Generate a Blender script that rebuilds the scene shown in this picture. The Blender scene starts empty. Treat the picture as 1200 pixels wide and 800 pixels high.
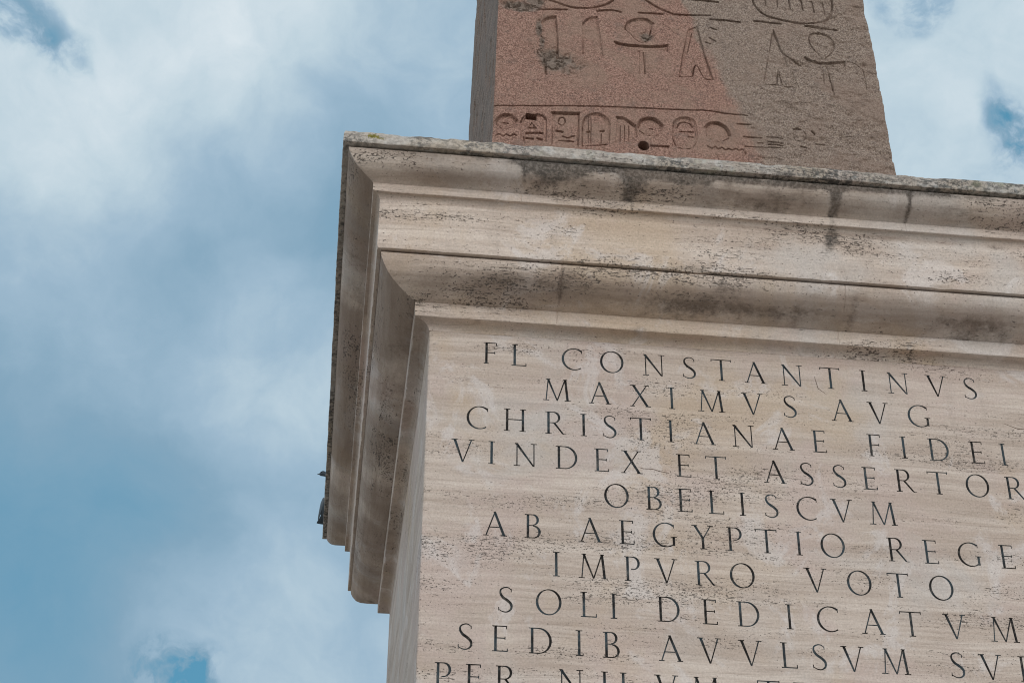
import bpy, bmesh, math, random
import numpy as np
from mathutils import Matrix, Vector
random.seed(3); rng = np.random.default_rng(7)
scene = bpy.context.scene
COL = scene.collection

SKY_BLOBS = [   # direction, radius in degrees, how much more (or less) cloud
    ((-0.1771, 0.7628, 0.6219), 12, 0.3),
    ((-0.1372, 0.7406, 0.6578), 8, 0.15),
    ((0.0069, 0.7329, 0.6803), 8, 0.22),
    ((-0.0348, 0.8490, 0.5273), 5.0, 0.26),
    ((-0.1746, 0.8680, 0.4649), 10, -0.19),
    ((-0.0723, 0.8943, 0.4415), 9, 0.11),
    ((-0.0457, 0.9324, 0.3586), 6, 0.16),
    ((0.3288, 0.6865, 0.6485), 11, 0.38),
    ((0.0863, 0.9258, 0.3681), 5, 0.08),
    ((-0.0503, 0.8012, 0.5963), 7, -0.22),
    ((-0.1307, 0.9088, 0.3962), 6, -0.1)]
SKY_BREAKS = [   # ragged openings to the blue
    ((-0.1994, 0.7284, 0.6555), 1.7, -0.55),
    ((-0.1741, 0.7383, 0.6516), 1.2, -0.35),
    ((-0.0955, 0.9316, 0.3506), 1.5, -0.5),
    ((-0.0808, 0.9346, 0.3464), 1.1, -0.4),
    ((-0.0719, 0.9324, 0.3542), 1.0, -0.35),
    ((-0.1119, 0.9307, 0.3484), 1.0, -0.35),
    ((0.3035, 0.6716, 0.6759), 1.8, -0.4),
    ((0.3680, 0.6997, 0.6124), 1.3, -0.55),
    ((0.3756, 0.7041, 0.6026), 1.1, -0.5),
    ((0.3581, 0.6955, 0.6229), 1.0, -0.3),
    ((0.3667, 0.7181, 0.5915), 1.2, -0.3)]
LEFT_FILL = 0.9
PA_Y, PB_Y = 4.36, 3.98
GLOW = 1.12

# ------------------------------------------------------------------ camera, sky, sun, exposure
SUN_AZ, SUN_EL = math.radians(160), math.radians(20)      # compass azimuth (0 = +Y, clockwise), elevation
SUN_STRENGTH, SUN_ANGLE = 0.92, math.radians(50)
SKY_STRENGTH = 0.10
EXPOSURE = 0.0

cam_d = bpy.data.cameras.new('camera'); cam = bpy.data.objects.new('camera', cam_d); COL.objects.link(cam)
R = Matrix(((0.99316206, -0.11656611, 0.00643953), (0.06798182, 0.53261116, -0.84362541), (0.09490837, 0.83829452, 0.53689357)))
cam.matrix_world = Matrix.Translation((-0.43535, -7.97028, 1.65)) @ Matrix(((R[0][0], -R[1][0], -R[2][0]), (R[0][1], -R[1][1], -R[2][1]), (R[0][2], -R[1][2], -R[2][2]))).to_4x4()
cam_d.sensor_width = 36.0; cam_d.lens = 1980.548 / 1200 * 36; cam_d.clip_end = 3000; cam_d.clip_start = 0.1
scene.camera = cam
scene.cycles.pixel_filter_type = 'BLACKMAN_HARRIS'; scene.cycles.filter_width = 1.05
scene.view_settings.view_transform = 'Standard'; scene.view_settings.look = 'None'
scene.view_settings.exposure = EXPOSURE; scene.view_settings.gamma = 1; scene.view_settings.use_curve_mapping = False

class NT:
    """tiny node-tree builder"""
    def __init__(s, tree): s.t = tree; s.n = tree.nodes; s.l = tree.links
    def node(s, typ, **kw):
        n = s.n.new(typ)
        for k, v in kw.items(): setattr(n, k, v)
        return n
    def set(s, sock, v):
        if isinstance(v, bpy.types.NodeSocket): s.l.new(v, sock)
        else: sock.default_value = v
    def math(s, op, a, b=0.0, c=0.0, clamp=False):
        n = s.node('ShaderNodeMath', operation=op, use_clamp=clamp); s.set(n.inputs[0], a); s.set(n.inputs[1], b); s.set(n.inputs[2], c); return n.outputs[0]
    def vmath(s, op, a, b=(0, 0, 0)):
        n = s.node('ShaderNodeVectorMath', operation=op); s.set(n.inputs[0], a); s.set(n.inputs[1], b)
        return n.outputs['Value'] if op in ('DOT_PRODUCT', 'LENGTH') else n.outputs['Vector']
    def noise(s, vec, scale, detail=4, rough=0.5, dist=0.0):
        n = s.node('ShaderNodeTexNoise'); s.set(n.inputs['Vector'], vec); n.inputs['Scale'].default_value = scale
        n.inputs['Detail'].default_value = detail; n.inputs['Roughness'].default_value = rough; n.inputs['Distortion'].default_value = dist
        return n.outputs['Fac']
    def ramp(s, v, lo, hi):
        n = s.node('ShaderNodeMapRange', interpolation_type='SMOOTHSTEP'); s.set(n.inputs[0], v); s.set(n.inputs[1], lo); s.set(n.inputs[2], hi); return n.outputs[0]
    def mix(s, f, a, b, typ='MIX'):
        n = s.node('ShaderNodeMix', data_type='RGBA', blend_type=typ); s.set(n.inputs[0], f)
        s.set(n.inputs[6], a if isinstance(a, bpy.types.NodeSocket) else (*a, 1)); s.set(n.inputs[7], b if isinstance(b, bpy.types.NodeSocket) else (*b, 1)); return n.outputs[2]
    def scale(s, vec, xyz): return s.vmath('MULTIPLY', vec, xyz)
    def attr(s, name): return s.node('ShaderNodeAttribute', attribute_name=name).outputs['Fac']

def lin(r, g, b): return tuple(((c / 255 + 0.055) / 1.055) ** 2.4 if c > 10 else c / 255 / 12.92 for c in (r, g, b))

w = bpy.data.worlds.new('World'); scene.world = w; w.use_nodes = True
t = NT(w.node_tree); t.n.clear()
sky = t.node('ShaderNodeTexSky', sky_type='NISHITA', sun_disc=False, sun_elevation=SUN_EL, sun_rotation=SUN_AZ)
dirv = t.vmath('NORMALIZE', t.node('ShaderNodeTexCoord').outputs['Generated'])
warp = t.node('ShaderNodeTexNoise'); t.set(warp.inputs['Vector'], dirv); warp.inputs['Scale'].default_value = 9; warp.inputs['Detail'].default_value = 6
wv = t.vmath('ADD', dirv, t.scale(t.vmath('SUBTRACT', warp.outputs['Color'], (0.5, 0.5, 0.5)), (0.085, 0.085, 0.085)))
wn = t.vmath('NORMALIZE', wv)
def blob(d, deg):                                          # 1 in the middle of a patch of sky, 0 past deg
    d = Vector(d).normalized(); c = t.vmath('DOT_PRODUCT', wn, tuple(d)); return t.ramp(c, math.cos(math.radians(deg)), 1.0)
big = t.noise(wv, 3.2, 5, 0.5); fine = t.noise(wv, 15.0, 7, 0.58)
cl = t.math('ADD', t.math('MULTIPLY_ADD', big, 0.28, 0.26), t.math('MULTIPLY_ADD', fine, 0.30, -0.15))
for d, deg, amt in SKY_BLOBS:
    cl = t.math('MULTIPLY_ADD', blob(d, deg), amt, cl)
torn = t.ramp(t.noise(wv, 30.0, 7, 0.60), 0.38, 0.66)
for d, deg, amt in SKY_BREAKS:
    cl = t.math('MULTIPLY_ADD', t.math('MULTIPLY', blob(d, deg), torn), amt, cl)
wisp = t.noise(t.vmath('ADD', wv, (3.0, 1.0, 2.0)), 22.0, 8, 0.60, 0.25)
cl = t.math('MULTIPLY_ADD', t.math('SUBTRACT', wisp, 0.5), t.math('MULTIPLY_ADD', cl, 0.42, 0.02), cl)
cl = t.math('MAXIMUM', t.math('MINIMUM', cl, 1.0), 0.0)
k = 1.0 / SKY_STRENGTH
def kc(*rgb): return tuple(c * k for c in lin(*rgb))
cr = t.node('ShaderNodeValToRGB'); t.set(cr.inputs[0], cl)
els = cr.color_ramp.elements
stops = [(0.0, (84, 152, 184)), (0.16, (112, 158, 185)), (0.36, (132, 166, 189)), (0.56, (158, 185, 205)), (0.76, (192, 211, 222)), (1.0, (222, 232, 238))]
for p, c in stops[1:-1]: els.new(p)
for e, (p, c) in zip(els, stops):
    e.position = p; e.color = (*lin(*c), 1)
cloud = t.scale(cr.outputs['Color'], (k, k, k))
veil = t.ramp(cl, 0.0, 0.25)
skyc = t.mix(t.math('MULTIPLY_ADD', veil, 0.15, 0.85), sky.outputs['Color'], cloud)
sd = Vector((math.sin(SUN_AZ) * math.cos(SUN_EL), math.cos(SUN_AZ) * math.cos(SUN_EL), math.sin(SUN_EL)))
glow = t.math('POWER', t.math('MAXIMUM', t.vmath('DOT_PRODUCT', dirv, tuple(sd)), 0.0), 3.0)   # the cloud is brightest round the veiled sun, behind the viewer
side = t.math('POWER', t.math('MAXIMUM', t.vmath('DOT_PRODUCT', dirv, tuple(Vector((-0.93, -0.35, 0.12)).normalized())), 0.0), 2.5)   # glow added to the unseen sky at left, to brighten the left faces
glow = t.math('MULTIPLY_ADD', glow, GLOW * k, t.math('MULTIPLY', side, LEFT_FILL * k))
gl = t.node('ShaderNodeCombineXYZ')
for i, c in enumerate((1.0, 0.96, 0.90)): t.set(gl.inputs[i], t.math('MULTIPLY', glow, c))
skyc = t.vmath('ADD', skyc, gl.outputs[0])
bg = t.node('ShaderNodeBackground'); t.set(bg.inputs['Color'], skyc); bg.inputs['Strength'].default_value = SKY_STRENGTH
t.l.new(bg.outputs[0], t.node('ShaderNodeOutputWorld').inputs[0])

sl = bpy.data.lights.new('sun', 'SUN'); sl.energy = SUN_STRENGTH; sl.angle = SUN_ANGLE; sl.color = (1.0, 0.955, 0.90)
so = bpy.data.objects.new('sun', sl); COL.objects.link(so); so.rotation_euler = sd.to_track_quat('Z', 'Y').to_euler(); so.location = sd * 60
ROWS=[
('FL CONSTANTINVS', 6.588, 0.138, [0.345, 0.508, 0.808, 1.033, 1.272, 1.476, 1.661, 1.853, 2.069, 2.293, 2.486, 2.689, 2.917, 3.114]), 
('MAXIMVS AVG', 6.380, 0.137, [0.719, 0.959, 1.187, 1.366, 1.590, 1.827, 2.040, 2.337, 2.552, 2.784]), 
('CHRISTIANAE FIDEI', 6.169, 0.139, [0.281, 0.487, 0.708, 0.866, 1.011, 1.184, 1.351, 1.538, 1.759, 1.982, 2.189, 2.504, 2.672, 2.872, 3.094, 3.247]), 
('VINDEX ET ASSERTOR', 5.958, 0.138, [0.205, 0.361, 0.545, 0.768, 0.961, 1.126, 1.413, 1.593, 1.918, 2.098, 2.282, 2.454, 2.654, 2.843, 3.067, 3.283]), 
('O B E L I S C V M', 5.747, 0.139, [1.037, 1.242, 1.409, 1.581, 1.725, 1.885, 2.083, 2.278, 2.504]), 
('AB AEGYPTIO REGE', 5.534, 0.138, [0.384, 0.587, 0.890, 1.086, 1.288, 1.496, 1.669, 1.843, 2.018, 2.204, 2.560, 2.744, 2.958, 3.170]), 
('IMPVRO VOTO', 5.325, 0.138, [0.708, 0.902, 1.110, 1.290, 1.498, 1.696, 2.094, 2.328, 2.542, 2.776]), 
('SOLI DEDICATVM', 5.108, 0.140, [0.444, 0.667, 0.875, 1.005, 1.291, 1.509, 1.712, 1.931, 2.138, 2.375, 2.585, 2.823, 3.087]), 
('SEDIB AVVLSVM SVI', 4.894, 0.140, [0.241, 0.417, 0.622, 0.822, 0.990, 1.292, 1.497, 1.711, 1.912, 2.071, 2.250, 2.473, 2.804, 2.986, 3.154]), 
('PER NILVM TRAN', 4.683, 0.140, [0.134, 0.287, 0.452, 0.777, 0.948, 1.069, 1.265, 1.466, 1.791, 1.975, 2.170, 2.385]), 
]

GLYPHS=[
(0.020,0.024,[(-1.063,2.400),(-0.997,2.341),(-0.930,2.311),(-0.870,2.289),(-0.809,2.277),(-0.749,2.281),(-0.700,2.288),(-0.608,2.321),(-0.552,2.361),(-0.520,2.399),(-0.493,2.470)]),
(0.020,0.024,[(-1.076,2.233),(-0.943,2.246),(-0.864,2.252)]),
(0.020,0.024,[(-1.041,2.112),(-1.022,2.143),(-0.998,2.162),(-0.944,2.179)]),
(0.013,0.016,[(-0.944,2.179),(-0.931,2.019),(-0.926,1.858)]),
(0.020,0.024,[(-0.926,1.858),(-0.927,1.802)]),
(0.009,0.009,[(-1.041,2.104),(-1.045,1.925)]),
(0.020,0.024,[(-1.019,1.776),(-1.008,1.729),(-1.008,1.627)]),
(0.013,0.016,[(-0.752,2.130),(-0.721,2.175),(-0.690,2.195),(-0.647,2.206)]),
(0.009,0.009,[(-0.647,2.206),(-0.633,2.054),(-0.614,1.846)]),
(0.009,0.009,[(-0.752,2.121),(-0.751,1.838)]),
(0.020,0.024,[(-0.646,2.265),(-0.566,2.282),(-0.505,2.281),(-0.475,2.274)]),
(0.020,0.024,[(-0.346,2.283),(-0.260,2.287),(-0.174,2.289)]),
(0.020,0.024,[(-0.357,2.478),(-0.304,2.425),(-0.244,2.377),(-0.178,2.335),(-0.118,2.309),(-0.076,2.298),(-0.026,2.300),(0.066,2.307)]),
(0.013,0.016,[(0.066,2.307),(0.178,2.320)]),
(0.020,0.024,[(0.013,2.459),(0.243,2.457)]),
(0.020,0.024,[(0.175,2.278),(0.281,2.282),(0.392,2.277)]),
(0.013,0.016,[(-0.450,2.108),(-0.446,2.141),(-0.429,2.180),(-0.385,2.214),(-0.336,2.228),(-0.287,2.226),(-0.240,2.186)]),
(0.013,0.016,[(-0.261,2.130),(-0.276,2.062),(-0.302,2.023),(-0.339,2.004),(-0.374,2.027),(-0.415,2.079),(-0.450,2.116)]),
(0.020,0.024,[(-0.526,1.981),(-0.449,1.965),(-0.334,1.966),(-0.225,1.975),(-0.152,1.991)]),
(0.009,0.009,[(-0.152,1.991),(-0.155,1.930)]),
(0.009,0.009,[(-0.325,1.911),(-0.318,1.704)]),
(0.009,0.009,[(-0.354,1.924),(-0.357,1.700)]),
(0.009,0.009,[(0.002,2.144),(-0.040,1.943),(-0.083,1.699)]),
(0.009,0.009,[(0.032,2.131),(-0.009,1.947)]),
(0.009,0.009,[(0.072,2.202),(0.111,1.936),(0.157,1.702)]),
(0.013,0.016,[(-0.076,1.707),(0.014,1.717)]),
(0.013,0.016,[(0.014,1.717),(0.045,1.832),(0.098,1.711),(0.158,1.710)]),
(0.013,0.016,[(0.170,2.197),(0.212,2.181)]),
(0.013,0.016,[(0.158,2.097),(0.199,2.069)]),
(0.013,0.016,[(0.125,2.052),(0.160,2.040)]),
(0.020,0.024,[(0.509,2.592),(0.507,2.523),(0.512,2.473),(0.539,2.417),(0.585,2.371),(0.646,2.349),(0.719,2.333),(0.812,2.323),(0.906,2.327),(0.983,2.347),(1.036,2.379),(1.079,2.430),(1.103,2.510),(1.103,2.596),(1.097,2.664)]),
(0.013,0.016,[(0.599,2.534),(0.599,2.466)]),
(0.013,0.016,[(0.691,2.546),(0.686,2.460)]),
(0.013,0.016,[(0.777,2.556),(0.780,2.454)]),
(0.013,0.016,[(0.858,2.549),(0.871,2.550),(0.877,2.449)]),
(0.013,0.016,[(0.936,2.545),(0.952,2.543),(0.958,2.441)]),
(0.013,0.016,[(1.016,2.546),(1.034,2.544),(1.036,2.438)]),
(0.020,0.024,[(0.496,2.300),(0.592,2.301),(0.697,2.298)]),
(0.020,0.024,[(0.875,2.299),(1.115,2.295)]),
(0.013,0.016,[(0.884,2.164),(0.902,2.220),(0.941,2.243),(0.991,2.245),(1.038,2.215),(1.071,2.169),(1.068,2.111),(1.033,2.050),(0.985,1.999)]),
(0.013,0.016,[(0.969,1.998),(0.929,2.062),(0.898,2.116),(0.890,2.169)]),
(0.020,0.024,[(0.839,1.991),(0.883,1.967),(0.943,1.956),(1.024,1.961),(1.125,1.980)]),
(0.013,0.016,[(1.125,1.980),(1.120,1.937)]),
(0.009,0.009,[(1.144,1.985),(1.209,1.964),(1.248,1.927),(1.260,1.864),(1.252,1.743)]),
(0.013,0.016,[(0.990,1.931),(1.000,1.851),(1.011,1.661)]),
(0.009,0.009,[(0.957,1.911),(0.953,1.750)]),
(0.013,0.016,[(0.632,2.226),(0.652,2.137),(0.684,2.010),(0.753,1.953),(0.805,1.918)]),
(0.009,0.009,[(0.621,2.200),(0.579,1.998),(0.512,1.701)]),
(0.013,0.016,[(0.524,1.703),(0.615,1.705)]),
(0.013,0.016,[(0.610,1.712),(0.633,1.842),(0.652,1.709),(0.724,1.709)]),
(0.009,0.009,[(0.730,1.837),(0.760,1.705)]),
(0.013,0.016,[(-1.368,1.299),(-0.953,1.343),(-0.720,1.365),(-0.428,1.385),(-0.075,1.402),(0.103,1.413),(0.250,1.400),(0.375,1.402)]),
(0.009,0.009,[(-1.368,1.299),(-1.382,0.981)]),
(0.020,0.024,[(-1.338,1.171),(-1.310,1.215),(-1.270,1.233),(-1.230,1.227),(-1.195,1.182)]),
(0.009,0.009,[(-1.195,1.178),(-1.224,1.127),(-1.281,1.109),(-1.320,1.124),(-1.338,1.163)]),
(0.013,0.016,[(-1.287,1.168),(-1.252,1.165)]),
(0.013,0.016,[(-1.331,1.045),(-1.309,1.058),(-1.286,1.042),(-1.263,1.059),(-1.240,1.047),(-1.218,1.064),(-1.195,1.055)]),
(0.013,0.016,[(-1.172,1.173),(-1.161,1.212),(-1.132,1.245)]),
(0.013,0.016,[(-1.069,1.259),(-1.029,1.252),(-1.006,1.228)]),
(0.009,0.009,[(-1.000,1.221),(-1.002,1.020)]),
(0.009,0.009,[(-1.167,1.189),(-1.167,1.025)]),
(0.009,0.009,[(-1.098,1.181),(-1.121,1.137),(-1.069,1.141),(-1.098,1.181)]),
(0.013,0.016,[(-1.121,1.135),(-1.069,1.139)]),
(0.020,0.024,[(-1.132,1.088),(-1.024,1.101)]),
(0.020,0.024,[(-1.132,1.043),(-1.087,1.044)]),
(0.020,0.024,[(-1.058,1.051),(-1.030,1.043)]),
(0.013,0.016,[(-1.149,1.056),(-1.144,1.013)]),
(0.020,0.024,[(-0.965,1.282),(-0.780,1.298)]),
(0.013,0.016,[(-0.782,1.297),(-0.788,1.013)]),
(0.009,0.009,[(-0.959,1.278),(-0.962,1.009)]),
(0.013,0.016,[(-0.919,1.215),(-0.913,1.242),(-0.896,1.255),(-0.879,1.246),(-0.873,1.220)]),
(0.009,0.009,[(-0.873,1.220),(-0.885,1.188),(-0.903,1.183),(-0.920,1.200)]),
(0.020,0.024,[(-0.932,1.131),(-0.892,1.124)]),
(0.013,0.016,[(-0.892,1.087),(-0.858,1.076),(-0.812,1.099)]),
(0.013,0.016,[(-0.916,1.047),(-0.819,1.050)]),
(0.013,0.016,[(-0.762,1.015),(-0.759,1.179),(-0.752,1.233),(-0.734,1.272),(-0.698,1.299),(-0.663,1.309),(-0.623,1.299),(-0.589,1.265),(-0.573,1.214)]),
(0.009,0.009,[(-0.573,1.214),(-0.575,1.161),(-0.584,1.048)]),
(0.013,0.016,[(-0.762,1.013),(-0.595,1.038)]),
(0.020,0.024,[(-0.638,1.158),(-0.615,1.164)]),
(0.009,0.009,[(-0.633,1.133),(-0.635,1.043)]),
(0.020,0.024,[(-0.725,1.145),(-0.708,1.147)]),
(0.009,0.009,[(-0.716,1.274),(-0.721,1.049)]),
(0.009,0.009,[(-0.699,1.261),(-0.704,1.051)]),
(0.020,0.024,[(-0.527,1.287),(-0.484,1.287),(-0.444,1.261),(-0.404,1.224)]),
(0.009,0.009,[(-0.404,1.224),(-0.395,1.180),(-0.397,1.120)]),
(0.009,0.009,[(-0.543,1.067),(-0.427,1.087)]),
(0.009,0.009,[(-0.503,1.221),(-0.508,1.086)]),
(0.009,0.009,[(-0.474,1.224),(-0.479,1.089)]),
(0.009,0.009,[(-0.445,1.227),(-0.450,1.092)]),
(0.020,0.024,[(-0.388,1.211),(-0.368,1.273),(-0.332,1.300),(-0.296,1.307),(-0.256,1.293),(-0.217,1.248)]),
(0.009,0.009,[(-0.217,1.244),(-0.232,1.189),(-0.274,1.148),(-0.338,1.156),(-0.377,1.182)]),
(0.013,0.016,[(-0.306,1.219),(-0.283,1.214)]),
(0.020,0.024,[(-0.301,1.061),(-0.185,1.064)]),
(0.009,0.009,[(-0.156,1.078),(-0.147,1.244),(-0.133,1.298),(-0.090,1.331),(-0.043,1.337),(-0.003,1.320),(0.012,1.275),(0.011,1.147),(-0.022,1.077),(-0.076,1.056),(-0.127,1.073),(-0.147,1.131)]),
(0.013,0.016,[(-0.118,1.247),(-0.098,1.287),(-0.063,1.298),(-0.028,1.286),(-0.012,1.258)]),
(0.013,0.016,[(-0.102,1.211),(-0.009,1.217)]),
(0.013,0.016,[(-0.046,1.171),(-0.011,1.171)]),
(0.020,0.024,[(0.074,1.267),(0.102,1.300),(0.150,1.314),(0.190,1.302),(0.223,1.267),(0.240,1.209)]),
(0.009,0.009,[(0.229,1.185),(0.180,1.150),(0.122,1.151),(0.078,1.192)]),
(0.013,0.016,[(0.078,1.102),(0.112,1.083),(0.130,1.100),(0.152,1.080),(0.177,1.097),(0.199,1.077),(0.223,1.094),(0.246,1.082),(0.270,1.099),(0.293,1.087),(0.317,1.096),(0.337,1.054)]),
(0.013,0.016,[(0.298,1.317),(0.392,1.321)]),
(0.013,0.016,[(0.331,1.207),(0.455,1.210)]),
(0.013,0.016,[(0.491,1.220),(0.603,1.224)]),
(0.013,0.016,[(0.427,1.164),(0.463,1.168)]),
(0.013,0.016,[(0.493,1.178),(0.600,1.182)]),
(0.013,0.016,[(0.497,1.158),(0.598,1.161)]),
(0.013,0.016,[(0.336,1.125),(0.436,1.127),(0.613,1.139)]),
(0.020,0.024,[(0.688,1.312),(0.713,1.326),(0.736,1.313)]),
(0.009,0.009,[(0.679,1.277),(0.691,1.218),(0.738,1.215),(0.767,1.263),(0.752,1.300)]),
(0.020,0.024,[(0.722,1.164),(0.757,1.157)]),
(0.020,0.024,[(0.813,1.306),(0.829,1.289)]),
(0.013,0.016,[(0.832,1.202),(0.892,1.204)]),
(0.009,0.009,[(0.869,1.335),(0.926,1.310)]),
(0.009,0.009,[(1.013,1.281),(1.104,1.299)]),
]

FILLS=[
(0.014,[(-1.042,1.925),(-1.041,2.104),(-1.022,2.143),(-0.998,2.162),(-0.944,2.179),(-0.931,2.019),(-0.927,1.810),(-1.039,1.845)]),
(0.012,[(-0.751,1.838),(-0.752,2.130),(-0.721,2.175),(-0.690,2.195),(-0.647,2.206),(-0.633,2.054),(-0.614,1.846)]),
(0.014,[(-0.449,2.124),(-0.429,2.180),(-0.385,2.214),(-0.336,2.228),(-0.287,2.226),(-0.246,2.185),(-0.255,2.131),(-0.276,2.062),(-0.302,2.023),(-0.339,2.004),(-0.374,2.027),(-0.415,2.079)]),
(0.010,[(-0.526,1.981),(-0.449,1.965),(-0.334,1.966),(-0.225,1.975),(-0.152,1.991),(-0.155,1.938),(-0.306,1.913),(-0.315,1.704),(-0.360,1.699),(-0.352,1.908),(-0.522,1.928)]),
(0.012,[(0.003,2.161),(0.072,2.202),(0.158,1.710),(0.098,1.711),(0.045,1.832),(0.014,1.717),(-0.076,1.707)]),
(0.014,[(0.890,2.169),(0.902,2.220),(0.941,2.243),(0.991,2.245),(1.038,2.215),(1.071,2.169),(1.068,2.111),(1.033,2.050),(0.985,1.999),(0.969,1.998),(0.929,2.062)]),
(0.010,[(0.839,1.991),(0.883,1.967),(0.943,1.956),(1.024,1.961),(1.125,1.980),(1.120,1.937),(1.032,1.919),(1.011,1.661),(0.956,1.663),(0.976,1.913),(0.844,1.947)]),
(0.011,[(0.632,2.226),(0.684,2.010),(0.760,1.705),(0.724,1.709),(0.652,1.709),(0.633,1.842),(0.610,1.712),(0.512,1.701)]),
(0.018,[(-1.338,1.171),(-1.310,1.215),(-1.270,1.233),(-1.230,1.227),(-1.195,1.182),(-1.224,1.127),(-1.281,1.109),(-1.320,1.124)]),
(0.010,[(-1.167,1.174),(-1.132,1.245),(-1.029,1.252),(-1.000,1.221),(-1.002,1.020),(-1.167,1.018)]),
(0.012,[(-0.959,1.278),(-0.782,1.297),(-0.788,1.013),(-0.962,1.009)]),
(0.013,[(-0.762,1.015),(-0.759,1.179),(-0.752,1.233),(-0.734,1.272),(-0.698,1.299),(-0.663,1.309),(-0.623,1.299),(-0.589,1.265),(-0.573,1.214),(-0.584,1.048)]),
(0.012,[(-0.527,1.287),(-0.484,1.287),(-0.444,1.261),(-0.404,1.224),(-0.395,1.180),(-0.397,1.120),(-0.427,1.087),(-0.543,1.067)]),
(0.018,[(-0.388,1.211),(-0.368,1.273),(-0.332,1.300),(-0.296,1.307),(-0.256,1.293),(-0.217,1.248),(-0.232,1.189),(-0.274,1.148),(-0.338,1.156)]),
(0.011,[(-0.156,1.078),(-0.147,1.244),(-0.133,1.298),(-0.090,1.331),(-0.043,1.337),(-0.003,1.320),(0.012,1.275),(0.011,1.147),(-0.022,1.077),(-0.076,1.056),(-0.127,1.073)]),
(0.018,[(0.074,1.267),(0.102,1.300),(0.150,1.314),(0.190,1.302),(0.223,1.267),(0.240,1.209),(0.180,1.150),(0.122,1.151),(0.078,1.192)]),
]

# ------------------------------------------------------------------ helpers
def hash3(i, j, k, seed):
    n = (i.astype(np.int64) * 374761393 + j.astype(np.int64) * 668265263 + k.astype(np.int64) * 2147483647 + seed * 974711) & 0x7fffffff
    n = ((n ^ (n >> 13)) * 1274126177) & 0x7fffffff
    n = ((n ^ (n >> 16)) * 668265263) & 0x7fffffff
    return ((n ^ (n >> 15)) & 0xffff) / 65535.0
def vnoise(x, y, z, seed=0):
    i, j, k = np.floor(x), np.floor(y), np.floor(z); fx, fy, fz = x - i, y - j, z - k
    i, j, k = i.astype(np.int64), j.astype(np.int64), k.astype(np.int64)
    fx, fy, fz = (f * f * (3 - 2 * f) for f in (fx, fy, fz)); r = 0
    for a in (0, 1):
        for b in (0, 1):
            for c in (0, 1):
                r = r + hash3(i + a, j + b, k + c, seed) * np.where(a, fx, 1 - fx) * np.where(b, fy, 1 - fy) * np.where(c, fz, 1 - fz)
    return r
def fbm(x, y, z, s, octv=4, seed=0, gain=0.5):
    r, amp, tot = 0, 1.0, 0
    for o in range(octv):
        r = r + amp * vnoise(x * s + 11.3 * o, y * s + 5.7 * o, z * s + 3.1 * o, seed + o); tot += amp; amp *= gain; s *= 2.03
    return r / tot
def sstep(a, b, x):
    u = np.clip((x - a) / (b - a), 0, 1); return u * u * (3 - 2 * u)

def mesh_from(name, verts, faces, mat, smooth=None, attrs=None):
    me = bpy.data.meshes.new(name); verts = np.asarray(verts, np.float32)
    if isinstance(faces, np.ndarray):
        nf, nv = faces.shape
        me.vertices.add(len(verts)); me.vertices.foreach_set('co', verts.ravel())
        me.loops.add(nf * nv); me.loops.foreach_set('vertex_index', faces.ravel().astype(np.int32))
        me.polygons.add(nf); me.polygons.foreach_set('loop_start', np.arange(0, nf * nv, nv, dtype=np.int32))
        me.update(calc_edges=True)
    else:
        me.from_pydata([tuple(v) for v in verts], [], faces); me.update()
    if attrs:
        for k_, v_ in attrs.items():
            a = me.attributes.new(k_, 'FLOAT', 'POINT'); a.data.foreach_set('value', np.asarray(v_, np.float32))
    me.validate()
    if smooth is not None:
        me.polygons.foreach_set('use_smooth', np.ones(len(me.polygons), bool)); me.set_sharp_from_angle(angle=math.radians(smooth))
    if mat: me.materials.append(mat)
    return me
def obj(name, me, parent=None, loc=(0, 0, 0)):
    o = bpy.data.objects.new(name, me); COL.objects.link(o); o.location = loc; o.parent = parent; return o
def thing(name, label, cat, loc=(0, 0, 0), group=None):
    o = bpy.data.objects.new(name, None); COL.objects.link(o); o.location = loc; o['label'] = label; o['category'] = cat
    if group: o['group'] = group
    return o

# ------------------------------------------------------------------ materials
def new_mat(name):
    m = bpy.data.materials.new(name); m.use_nodes = True; t = NT(m.node_tree); t.n.clear()
    b = t.node('ShaderNodeBsdfPrincipled'); t.l.new(b.outputs[0], t.node('ShaderNodeOutputMaterial').inputs[0])
    b.inputs['Specular IOR Level'].default_value = 0.25
    return m, t, b
def bump(t, b, h, dist, strength=1.0):
    n = t.node('ShaderNodeBump'); n.inputs['Distance'].default_value = dist; n.inputs['Strength'].default_value = strength
    t.set(n.inputs['Height'], h); t.l.new(n.outputs[0], b.inputs['Normal'])

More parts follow.
